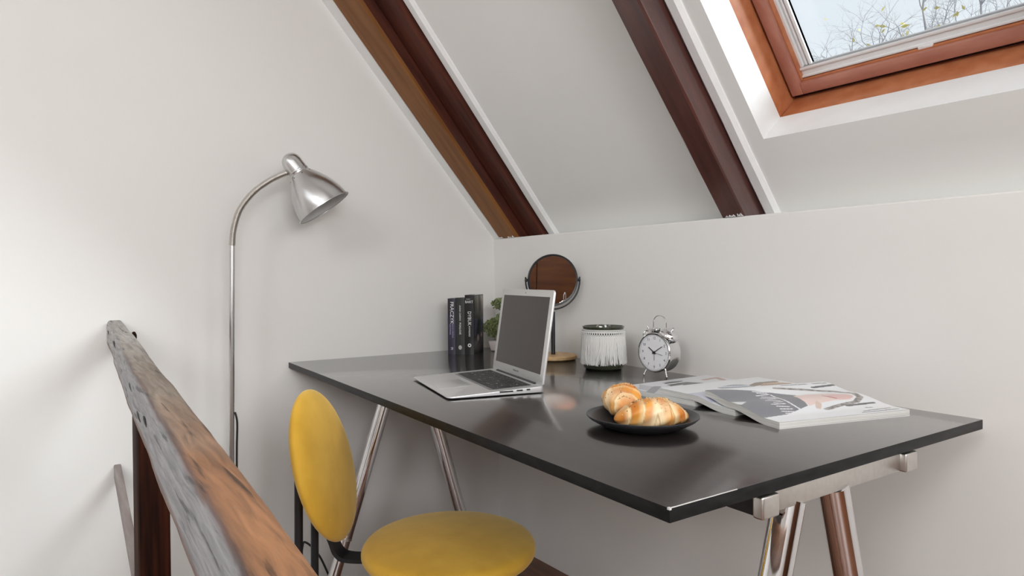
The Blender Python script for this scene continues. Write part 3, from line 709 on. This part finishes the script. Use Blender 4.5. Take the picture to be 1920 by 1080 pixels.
# local +x faces the camera side
MB().lathe([(0, 0), (.070, 0), (.076, .004), (.076, .012), (.073, .015), (0, .015)], 64).build('base', M['lightwood'], mr, bevel=0)
MB().tube([(0, 0, .014), (0, 0, .152)], .0068, 16).build('stem', M['black'], mr)
mc = V((0, 0, .2535)); mrad = .0815
yk = [(0, (mrad+.006)*math.cos(a), .2535+(mrad+.012)*math.sin(a)) for a in [math.pi+math.pi*k/40 for k in range(41)]]
MB().tube([(0, yk[0][1], .2535+.010)]+yk+[(0, yk[-1][1], .2535+.010)], .0026, 10).build('yoke', M['black'], mr)
tl = R(-3); n1 = V((math.cos(tl)*math.cos(R(7)), math.cos(tl)*math.sin(R(7)), math.sin(tl))); yy = V((0, 0, 1)).cross(n1).normalized(); uu = n1.cross(yy)
mm = Matrix(((yy.x, uu.x, n1.x, mc.x), (yy.y, uu.y, n1.y, mc.y), (yy.z, uu.z, n1.z, mc.z), (0, 0, 0, 1)))
MB().lathe([(0, -.006), (mrad, -.006), (mrad+.0015, -.003), (mrad+.0015, .004), (mrad-.0005, .0055), (mrad-.0045, .0045), (mrad-.005, .003), (0, .003)], 96, mm).build('mirror_frame', M['black'], mr)
MB().lathe([(0, .0034), (mrad-.0048, .0034), (mrad-.0048, .0030), (0, .0030)], 96, mm).build('mirror_glass', M['mirror'], mr, smooth=False)
for s_ in (-1, 1): MB().sphere((0, s_*(mrad+.004), .2535), .0055, 12, 8).build('pivot', M['black'], mr)

# ---------------------------------------------------------------- fringed pot
fp = thing('candle_pot', (.689, -.136, T), 'olive glass pot wrapped in white macrame fringe beside the alarm clock', 'pot')
H = .122
MB().lathe([(0, 0), (.050, 0), (.056, .005), (.0585, .016), (.0585, .02), (.0575, H-.006), (.0600, H-.002), (.0600, H), (.0570, H), (.0545, H-.008), (.054, .02), (.048, .008), (0, .008)], 72).build('glass', M['olive'], fp, angle=50)
MB().lathe([(0, .05), (.0535, .05), (.0535, .0495), (0, .0495)], 48).build('wax', P('wax', (.55, .52, .42), .5), fp)
band = MB()
for zb_, rr_ in ((H-.010, .0594), (H-.014, .0598), (H-.0265, .0600)):
    band.tube([(rr_*math.cos(2*math.pi*k/60), rr_*math.sin(2*math.pi*k/60), zb_) for k in range(61)], .0018, 6, False)
for k in range(56):     # crossed knots of the macrame
    for sg in (-1, 1):
        a0 = 2*math.pi*k/56; a1 = a0+sg*2*math.pi/56
        band.tube([(.0602*math.cos(a0), .0602*math.sin(a0), H-.013), (.0612*math.cos((a0+a1)/2), .0612*math.sin((a0+a1)/2), H-.0195), (.0602*math.cos(a1), .0602*math.sin(a1), H-.026)], .0013, 5)
tag(band.build('macrame_band', M['cotton'], fp), kind='stuff')
fr_ = MB(); rnd = random.Random(11)
for k in range(420):
    a = 2*math.pi*k/210+rnd.uniform(-.01, .01); zb_ = .014+rnd.uniform(0, .007); dr_ = rnd.uniform(-.07, .07)+.10*math.sin(a*3+1); ro_ = rnd.uniform(.0015, .006)
    pts = [((.0602+ro_*t_+.0012*math.sin(t_*9+k))*math.cos(a+dr_*t_*t_), (.0602+ro_*t_+.0012*math.sin(t_*9+k))*math.sin(a+dr_*t_*t_), H-.027-(H-.027-zb_)*t_) for t_ in (0, .2, .4, .6, .8, 1)]
    fr_.tube(pts, [.0013, .0012, .0012, .0012, .0011, .0009], 5)
tag(fr_.build('fringe', M['cotton'], fp), 'long white cotton fringe', kind='stuff')

# ---------------------------------------------------------------- alarm clock
ck = thing('alarm_clock', (.885, -.131, T), 'chrome twin-bell alarm clock with white dial', 'clock', R(-86))
# local +x is the way the dial faces
zc = .0635; RC = .0500
cm = frame((.012, 0, zc), (0, 1, 0), (0, 0, 1))      # dial plane: x right, y up, z towards the viewer
MB().lathe([(0, -.058), (.030, -.058), (.041, -.055), (RC-.003, -.048), (RC+.002, -.042), (RC+.003, -.036), (RC+.0005, -.030), (RC+.0015, -.010), (RC+.0005, -.004), (RC+.0022, 0), (RC+.0022, .003), (RC, .0052), (RC-.0028, .0045), (RC-.0032, .002)], 72, cm).build('case', M['chrome'], ck, angle=45)
MB().lathe([(0, .0020), (RC-.003, .0020), (RC-.003, .0015), (0, .0015)], 64, cm).build('dial', M['dial'], ck, smooth=False)
for hnum in range(1, 13):
    a = math.pi/2-2*math.pi*hnum/12
    text('numeral', str(hnum), .0095, cm @ Matrix.Translation((.0370*math.cos(a), .0370*math.sin(a), .0022)), P('dial_grey', (.10, .10, .11), .5) if hnum == 1 else bpy.data.materials['dial_grey'], ck)
tk = MB()
for k in range(60):
    a = 2*math.pi*k/60; L = .0022 if k % 5 else .0035
    c_, s_ = math.cos(a), math.sin(a); r0 = .0455
    q = [V((r0*c_-.0003*s_, r0*s_+.0003*c_, .0021)), V((r0*c_+.0003*s_, r0*s_-.0003*c_, .0021)), V(((r0-L)*c_+.0003*s_, (r0-L)*s_-.0003*c_, .0021)), V(((r0-L)*c_-.0003*s_, (r0-L)*s_+.0003*c_, .0021))]
    tk.hexa([cm @ p for p in q]+[cm @ (p+V((0, 0, .0002))) for p in q])
tk.build('minute_track', bpy.data.materials['dial_grey'], ck, smooth=False)
def hand(name, deg, L, w_, z, back=.006):
    a = R(90-deg); c_, s_ = math.cos(a), math.sin(a)
    q = [V((-back*c_-w_*s_, -back*s_+w_*c_, z)), V((-back*c_+w_*s_, -back*s_-w_*c_, z)), V((L*c_+w_*.8*s_, L*s_-w_*.8*c_, z)), V((L*c_-w_*.8*s_, L*s_+w_*.8*c_, z))]
    MB().hexa([cm @ p for p in q]+[cm @ (p+V((0, 0, .0005))) for p in q]).build(name, M['ink'], ck, smooth=False)
hand('hour_hand', 306, .0215, .0014, .0030); hand('minute_hand', 57, .031, .0011, .0037); hand('second_hand', 101, .028, .0004, .0043, .005); hand('alarm_hand', 180, .021, .0005, .0024, 0)
MB().lathe([(0, .0056), (.0032, .0054), (.0036, .0024), (0, .0022)], 20, cm).build('hub', M['ink'], ck)
for s_ in (-1, 1):
    # bell: a dome tilted outwards, its stud and finial
    d = V((0, s_*.52, .85)).normalized(); p = V((-.012, s_*.0285, zc+.0430)); x_ = d.orthogonal().normalized(); y_ = d.cross(x_)
    bmx = Matrix(((x_.x, y_.x, d.x, p.x), (x_.y, y_.y, d.y, p.y), (x_.z, y_.z, d.z, p.z), (0, 0, 0, 1)))
    bell = MB().lathe([(.0240, .001), (.0255, .0005), (.0248, .004), (.0224, .009), (.0175, .0138), (.010, .0165), (0, .0172)], 40, bmx).build('bell', M['chrome'], ck, angle=50)
    MB().lathe([(.0035, .0165), (.0040, .0195), (.002, .022), (.0028, .0245), (.0022, .027), (0, .0275)], 16, bmx).build('finial', M['chrome'], bell)
    MB().tube([V((-.010, s_*.021, zc+.036)), p+d*.006], .0022, 10).build('stud', M['chrome'], bell)
    lg = MB().tube([(0.004, s_*.026, zc-.036), (.010, s_*.036, .0035)], [.0026, .0019], 12).build('leg', M['chrome'], ck)
    MB().sphere((.010, s_*.0362, .0030), .0030, 12, 8).build('foot', M['chrome'], lg)
MB().tube([(-.034, 0, zc-.046), (-.040, 0, .002)], .0024, 10).build('leg', M['chrome'], ck)
MB().tube([(-.010, 0, zc+.045), (-.010, 0, zc+.062)], .0015, 8).build('hammer', M['chrome'], ck)
MB().lathe([(0, 0), (.004, 0), (.004, .012), (0, .012)], 14, frame((-.010, -.006, zc+.060), (1, 0, 0), (0, 0, 1))).build('hammer_head', M['chrome'], ck)
hp = [(-.010, -.021, zc+.052), (-.010, -.0205, zc+.068)]+[(-.010, .0205*math.cos(a), zc+.076+.0205*math.sin(a)*.95) for a in [math.pi-math.pi*k/16 for k in range(17)]]+[(-.010, .0205, zc+.068), (-.010, .021, zc+.052)]
MB().tube(hp, .0013, 10).build('handle', M['chrome'], ck)

# ---------------------------------------------------------------- plate and croissants
pl = thing('plate', (1.2686, -.6106, T), 'shallow charcoal plate holding two croissants', 'plate')
MB().lathe([(0, 0), (.048, 0), (.052, .0012), (.072, .0075), (.090, .0175), (.0955, .0230), (.0958, .0244), (.0944, .0248), (.086, .0192), (.069, .0105), (.050, .0055), (0, .0050)], 96).build('dish', M['plate'], pl, angle=60)
def croissant(name, loc, rz, L, rad, bend, label, tilt=0, roll=0, nl=5, seedn=90, sd=1):
    r = thing(name, loc, label, 'croissant', rz, 'seeded croissants on the plate')
    rnd = random.Random(sd); NS, MS = 110, 44; vs = []; cols = []; fs = []; ctr = []
    def prof(s):                          # s in -1..1
        base = max(0, 1-abs(s)**1.9)**.62
        lay = abs(s)*nl; fr = lay-math.floor(lay)
        return base*(1+.10*(1-fr)**1.5*(1 if abs(s) > .12 else .4)-.035)+.06
    for i in range(NS+1):
        s = -1+2*i/NS; rr_ = rad*prof(s)
        cx, cy = s*L/2, bend*(s*s-.4); cz = rad*.80*(1-.45*s*s)*1.0
        d = V((L/2, 2*bend*s, 0)).normalized(); nn = V((-d.y, d.x, 0))
        for k in range(MS):
            a = 2*math.pi*k/MS+.35*s
            w_ = 1+.045*math.sin(3*a+4*s+sd)+.03*math.sin(7*a+11*s)
            p = V((cx, cy, cz))+nn*(rr_*w_*math.cos(a))+V((0, 0, 1))*(rr_*w_*.86*math.sin(a))
            if p.z < .0005: p.z = .0005
            vs.append(p)
            lay = abs(s)*nl+.25*math.sin(a+s*2); fr = lay-math.floor(lay)
            t_ = max(0, math.sin(a))
            gold = lerp3((.70, .30, .045), (.52, .16, .022), .5+.5*math.sin(a*2+s*9+sd))
            c = lerp3((.80, .60, .33), gold, max(0, min(1, (fr-.18)*2.6)))
            pale = max(0, math.sin(s*4.2+a*1.3+sd*1.7))*.55+.5*math.exp(-(s/.10)**2)
            c = lerp3(c, (.82, .66, .42), pale)
            c = lerp3(c, (.78, .55, .28), max(0, -math.sin(a))*.5)
            if abs(s) > .80: c = lerp3(c, (.60, .22, .03), min(1, (abs(s)-.80)*6))
            if fr < .07: c = lerp3(c, (.42, .20, .06), .6)
            if t_ > .8: c = lerp3(c, (.50, .20, .05), .35)
            cols.append(c)
    for i in range(NS):
        for k in range(MS): k2 = (k+1) % MS; fs.append((i*MS+k, i*MS+k2, (i+1)*MS+k2, (i+1)*MS+k))
    fs += [tuple(range(MS)), tuple(NS*MS+k for k in range(MS))]
    rm = Matrix.Rotation(tilt, 4, 'Y') @ Matrix.Rotation(roll, 4, 'X')
    vs = [rm @ v for v in vs]; zmin = min(v.z for v in vs); vs = [v-V((0, 0, zmin)) for v in vs]
    body = MB().add(vs, fs).build('crust', M['crust'], r, angle=50)
    c_ = body.data.color_attributes.new('Col', 'FLOAT_COLOR', 'POINT')
    for k, q in enumerate(cols): c_.data[k].color = (*q, 1)
    for nm, mt_, n_ in (('poppy_seeds', M['seed'], seedn//2), ('sesame_seeds', M['seed2'], seedn)):
        sd_ = MB()
        for q in range(n_):
            i = int(NS*min(.9, max(.1, rnd.gauss(.5, .2)))); k = int(MS*(.25+rnd.gauss(0, .09)))
            p = vs[i*MS+(k % MS)]; sd_.sphere(p, (.0011, .0009, .0009) if mt_ is M['seed'] else (.0016, .0011, .0010), 6, 4)
        tag(sd_.build(nm, mt_, r), kind='stuff')
    return r
croissant('croissant', (1.284, -.604, T+.0075), R(60), .130, .0275, .008, 'golden croissant lying across the front of the plate', nl=3, sd=2)
croissant('croissant', (1.2085, -.592, T+.0085), R(-47), .092, .0330, .010, 'paler plump croissant at the left rear of the plate', nl=3, sd=5, tilt=R(-5))

# ---------------------------------------------------------------- magazines
def inpoly(p, poly):
    x, y = p; c = False; n = len(poly); j = n-1
    for i in range(n):
        xi, yi = poly[i]; xj, yj = poly[j]
        if (yi > y) != (yj > y) and x < (xj-xi)*(y-yi)/(yj-yi+1e-12)+xi: c = not c
        j = i
    return c
def nearline(p, pts, r):
    for a, b in zip(pts, pts[1:]):
        ax_, ay_ = a; bx, by = b; dx, dy = bx-ax_, by-ay_; t_ = max(0, min(1, ((p[0]-ax_)*dx+(p[1]-ay_)*dy)/(dx*dx+dy*dy+1e-12)))
        if ((p[0]-ax_-t_*dx)**2+((p[1]-ay_-t_*dy)**2))**.5 < r: return True
    return False
def smooth(a, b, t_): t_ = max(0, min(1, (t_-a)/(b-a))); return t_*t_*(3-2*t_)
def magazine(Pn, av, wm, hm, th, zf, paint, label, nx=90, ny=120):
    a = V((av[0], av[1], 0)).normalized(); b = V((-a.y, a.x, 0))
    r = thing('magazine', (Pn[0], Pn[1], T), label, 'magazine', 0, 'magazines fanned on the desk')
    NB = 40; vs = []; fs = []
    for j in (0, 1):
        for i in range(NB+1):
            t_ = wm*i/NB; q = b*t_+a*(hm*j); z = zf(t_)
            vs += [(q.x, q.y, z+.0005), (q.x, q.y, z+th-.0004)]
    o = 2*(NB+1)
    for i in range(NB):
        k = 2*i; fs += [(k, k+2, k+3, k+1), (o+k, o+k+1, o+k+3, o+k+2), (k+1, k+3, o+k+3, o+k+1), (k, o+k, o+k+2, k+2)]
    fs += [(0, 1, o+1, o), (2*NB, o+2*NB, o+2*NB+1, 2*NB+1)]
    MB().add(vs, fs).build('pages', M['page'], r, angle=50)
    painted_grid('front_cover', nx, ny, lambda u, v: b*(wm*u)+a*(hm*v)+V((0, 0, zf(wm*u)+th)), paint, M['cover'], r)
    sp = MB()
    for i in range(NB):      # back cover sheet
        t0, t1 = wm*i/NB, wm*(i+1)/NB; q = [b*t0, b*t1, b*t1+a*hm, b*t0+a*hm]; zz_ = [zf(t0), zf(t1), zf(t1), zf(t0)]
        sp.hexa([(p.x, p.y, z) for p, z in zip(q, zz_)]+[(p.x, p.y, z+.0004) for p, z in zip(q, zz_)])
    sp.build('back_cover', P('cover_white', (.72, .72, .72), .35) if 'cover_white' not in bpy.data.materials else bpy.data.materials['cover_white'], r, smooth=False)
    return r
WH = (.80, .82, .84)
def paint1(s, v):
    p = (s, v); c = (.72, .73, .75)
    if inpoly(p, [(.90, .40), (.88, .60), (.70, .52), (.70, .33)]): c = (.10, .10, .11)
    if inpoly(p, [(.85, .56), (.58, .68), (.64, .42)]): c = (.16, .16, .17)
    if nearline(p, [(.80, .34), (.82, .62)], .02): c = (.75, .76, .78)
    if nearline(p, [(.78, .78), (.80, .95), (.66, .90)], .03): c = (.50, .34, .30)
    if inpoly(p, [(.97, .20), (.75, .21), (.60, .04), (.78, .05)]): c = (.50, .50, .51)
    if nearline(p, [(.75, .22), (.55, .0)], .04): c = (.30, .30, .31)
    return c
def paint2(s, v):
    p = (s, v); c = WH
    if inpoly(p, [(.60, 0), (.62, .26), (.30, .10), (.28, 0)]): c = (.55, .56, .66)
    if inpoly(p, [(.72, .36), (.78, .58), (.60, .66), (.40, .48), (.45, .32)]):
        c = (.62, .66, .74) if math.sin(s*50+v*23) > -.3 else (.22, .25, .28)
    if nearline(p, [(.40, .22), (.44, .35), (.38, .52), (.42, .62)], .022): c = (.10, .09, .09)
    if inpoly(p, [(.38, .30), (.40, .66), (.24, .62), (.29, .34)]): c = (.66, .46, .36)
    if (s-.52)**2/.020+(v-.82)**2/.020 < 1: c = (.60, .44, .33) if math.sin(s*40+v*17) > -.5 else (.34, .24, .16)
    if nearline(p, [(.62, .66), (.70, .78), (.68, .92)], .04): c = (.26, .20, .14)
    if nearline(p, [(.36, .86), (.42, .95)], .03): c = (.18, .14, .11)
    return c
LT = [((.80, .31), (.78, .37)), ((.74, .27), (.75, .37)), ((.70, .29), (.66, .36)), ((.66, .26), (.62, .34)), ((.60, .28), (.60, .34)), ((.56, .24), (.52, .32)), ((.49, .26), (.49, .32)), ((.45, .22), (.44, .31)), ((.40, .23), (.37, .30)), ((.34, .22), (.32, .29)), ((.29, .20), (.26, .27)), ((.24, .20), (.21, .28))]
def paint3(s, v):
    p = (s, v); c = WH
    if inpoly(p, [(1.0, .06), (.98, .10), (.86, .32), (.67, .546), (.356, .44), (.213, .187), (.182, 0), (1, 0)]): c = (.185, .19, .215)
    if inpoly(p, [(.62, .0), (.58, .10), (.50, .02), (.52, 0)]): c = (.74, .76, .78)
    if any(nearline(p, [a, b], .009) for a, b in LT) or nearline(p, [(.73, .38), (.22, .335)], .007) or nearline(p, [(.84, .30), (.80, .40)], .010): c = (.80, .81, .83)
    if nearline(p, [(.88, .51), (.80, .68), (.69, .88), (.56, .96), (.44, .93), (.35, .83), (.31, .67), (.25, .52)], .024): c = lerp3((.17, .155, .15), (.40, .38, .36), .5+.5*math.sin(s*61+math.sin(v*70)*2))
    if inpoly(p, [(.655, .515), (.663, .66), (.63, .80), (.52, .90), (.40, .82), (.42, .70), (.383, .537), (.35, .449)]): c = (.80, .63, .58)
    if (s-.50)**2/.006+(v-.80)**2/.010 < 1: c = (.74, .50, .47)
    if nearline(p, [(.56, .70), (.46, .74)], .010): c = (.45, .16, .15)
    if inpoly(p, [(.44, .56), (.37, .56), (.26, .48), (.29, .46), (.36, .50)]): c = (.66, .53, .45)
    if nearline(p, [(.83, .80), (.85, .985)], .020) or nearline(p, [(.283, .71), (.295, .93)], .018): c = (.09, .09, .10)
    if nearline(p, [(.10, .71), (.12, .93)], .010) or nearline(p, [(.05, .66), (.06, .95)], .010) or nearline(p, [(.95, .60), (.93, .80)], .010) or nearline(p, [(.93, .86), (.92, .97)], .010): c = (.16, .16, .17)
    if nearline(p, [(.20, .80), (.19, .84)], .01): c = (.3, .3, .3)
    return c
magazine((1.203, -.386), (.05, .999), .222, .300, .0105, lambda t_: 0.0, paint1, 'lowest magazine of the fan, nearest the alarm clock, with dark pictures')
magazine((1.307, -.402), (.137, .99), .208, .300, .0115, lambda t_: .0110*smooth(.03, .105, t_), paint2, 'middle magazine of the fan with a fair-haired person on the cover')
magazine((1.418, -.437), (.29, .957), .205, .298, .0120, lambda t_: .0122*smooth(.03, .118, t_)+.0100*smooth(.13, .20, t_), paint3, 'topmost magazine of the fan with a grey panel and dark-haired person on the cover', nx=150, ny=220)

# ---------------------------------------------------------------- bare tree outside the roof window
tr = thing('tree', (-.28, 5.4, -4.4), 'bare autumn tree with a few yellow leaves outside the roof window', 'tree')
rnd = random.Random(21); bw = MB(); tips = []
def branch(p, d, L, r, lev):
    n = 5; pts = [p]; rr_ = [r]; q = p.copy(); dd = d.copy()
    for i in range(n):
        dd = (dd+V((rnd.uniform(-.3, .3), rnd.uniform(-.3, .3), rnd.uniform(-.2, .25)))).normalized(); q = q+dd*(L/n); pts.append(q.copy()); rr_.append(r*(1-.6*(i+1)/n))
    bw.tube(pts, rr_, 5)
    tips.append((q, dd))
    if lev >= 3: return
    for k in range(4):
        i = rnd.randint(1, n) if k else n
        nd = (dd*.7+V((rnd.uniform(-1, 1), rnd.uniform(-1, 1), rnd.uniform(-.5, .6)))*.8).normalized()
        branch(pts[i], nd, L*rnd.uniform(.5, .75), rr_[i]*.75, lev+1)
fork = V((-.08, .02, 6.32))
bw.tube(catmull([(0, 0, 0), (.05, -.03, 2), (-.04, .05, 4.2), fork], 5), [.11-.004*i for i in range(16)], 10)
for e_ in ((-.36, -1.01, 7.2), (-.46, -.14, 7.45), (-.12, -.34, 7.38), (-.2, .56, 7.66), (.15, .35, 7.58), (-.71, -.65, 7.28), (-.42, .1, 7.96), (.14, -.15, 7.76), (.22, .8, 7.86)):
    e_ = V(e_); mid = fork.lerp(e_, .5)+V((rnd.uniform(-.08, .08), rnd.uniform(-.08, .08), -.06))
    bw.tube(catmull([fork, mid, e_], 5), [.030-.0022*i for i in range(11)], 6)
    for k in range(3):
        branch(e_, ((e_-mid).normalized()+V((rnd.uniform(-.7, .7), rnd.uniform(-.7, .7), rnd.uniform(-.2, .4)))).normalized(), rnd.uniform(.28, .42), .0075, 0)
bw.build('branches', M['bark'], tr, angle=80)
lm = MB(); lm.add([(0, 0, 0), (.02, .035, .004), (0, .085, 0), (-.02, .035, .004), (0, .04, -.004)], [(0, 1, 4), (1, 2, 4), (2, 3, 4), (3, 0, 4), (0, 3, 1), (1, 3, 2)])
l0 = lm.build('leaf', M['yleaf'], tr, smooth=False); first = True
for p, d in rnd.sample(tips, min(60, len(tips))):
    o = l0 if first else l0.copy()
    if not first: COL.objects.link(o); o.parent = tr
    first = False; o.location = p; o.rotation_euler = (rnd.uniform(0, 6), rnd.uniform(0, 6), rnd.uniform(0, 6)); s_ = rnd.uniform(.6, 1.1); o.scale = (s_, s_, s_)
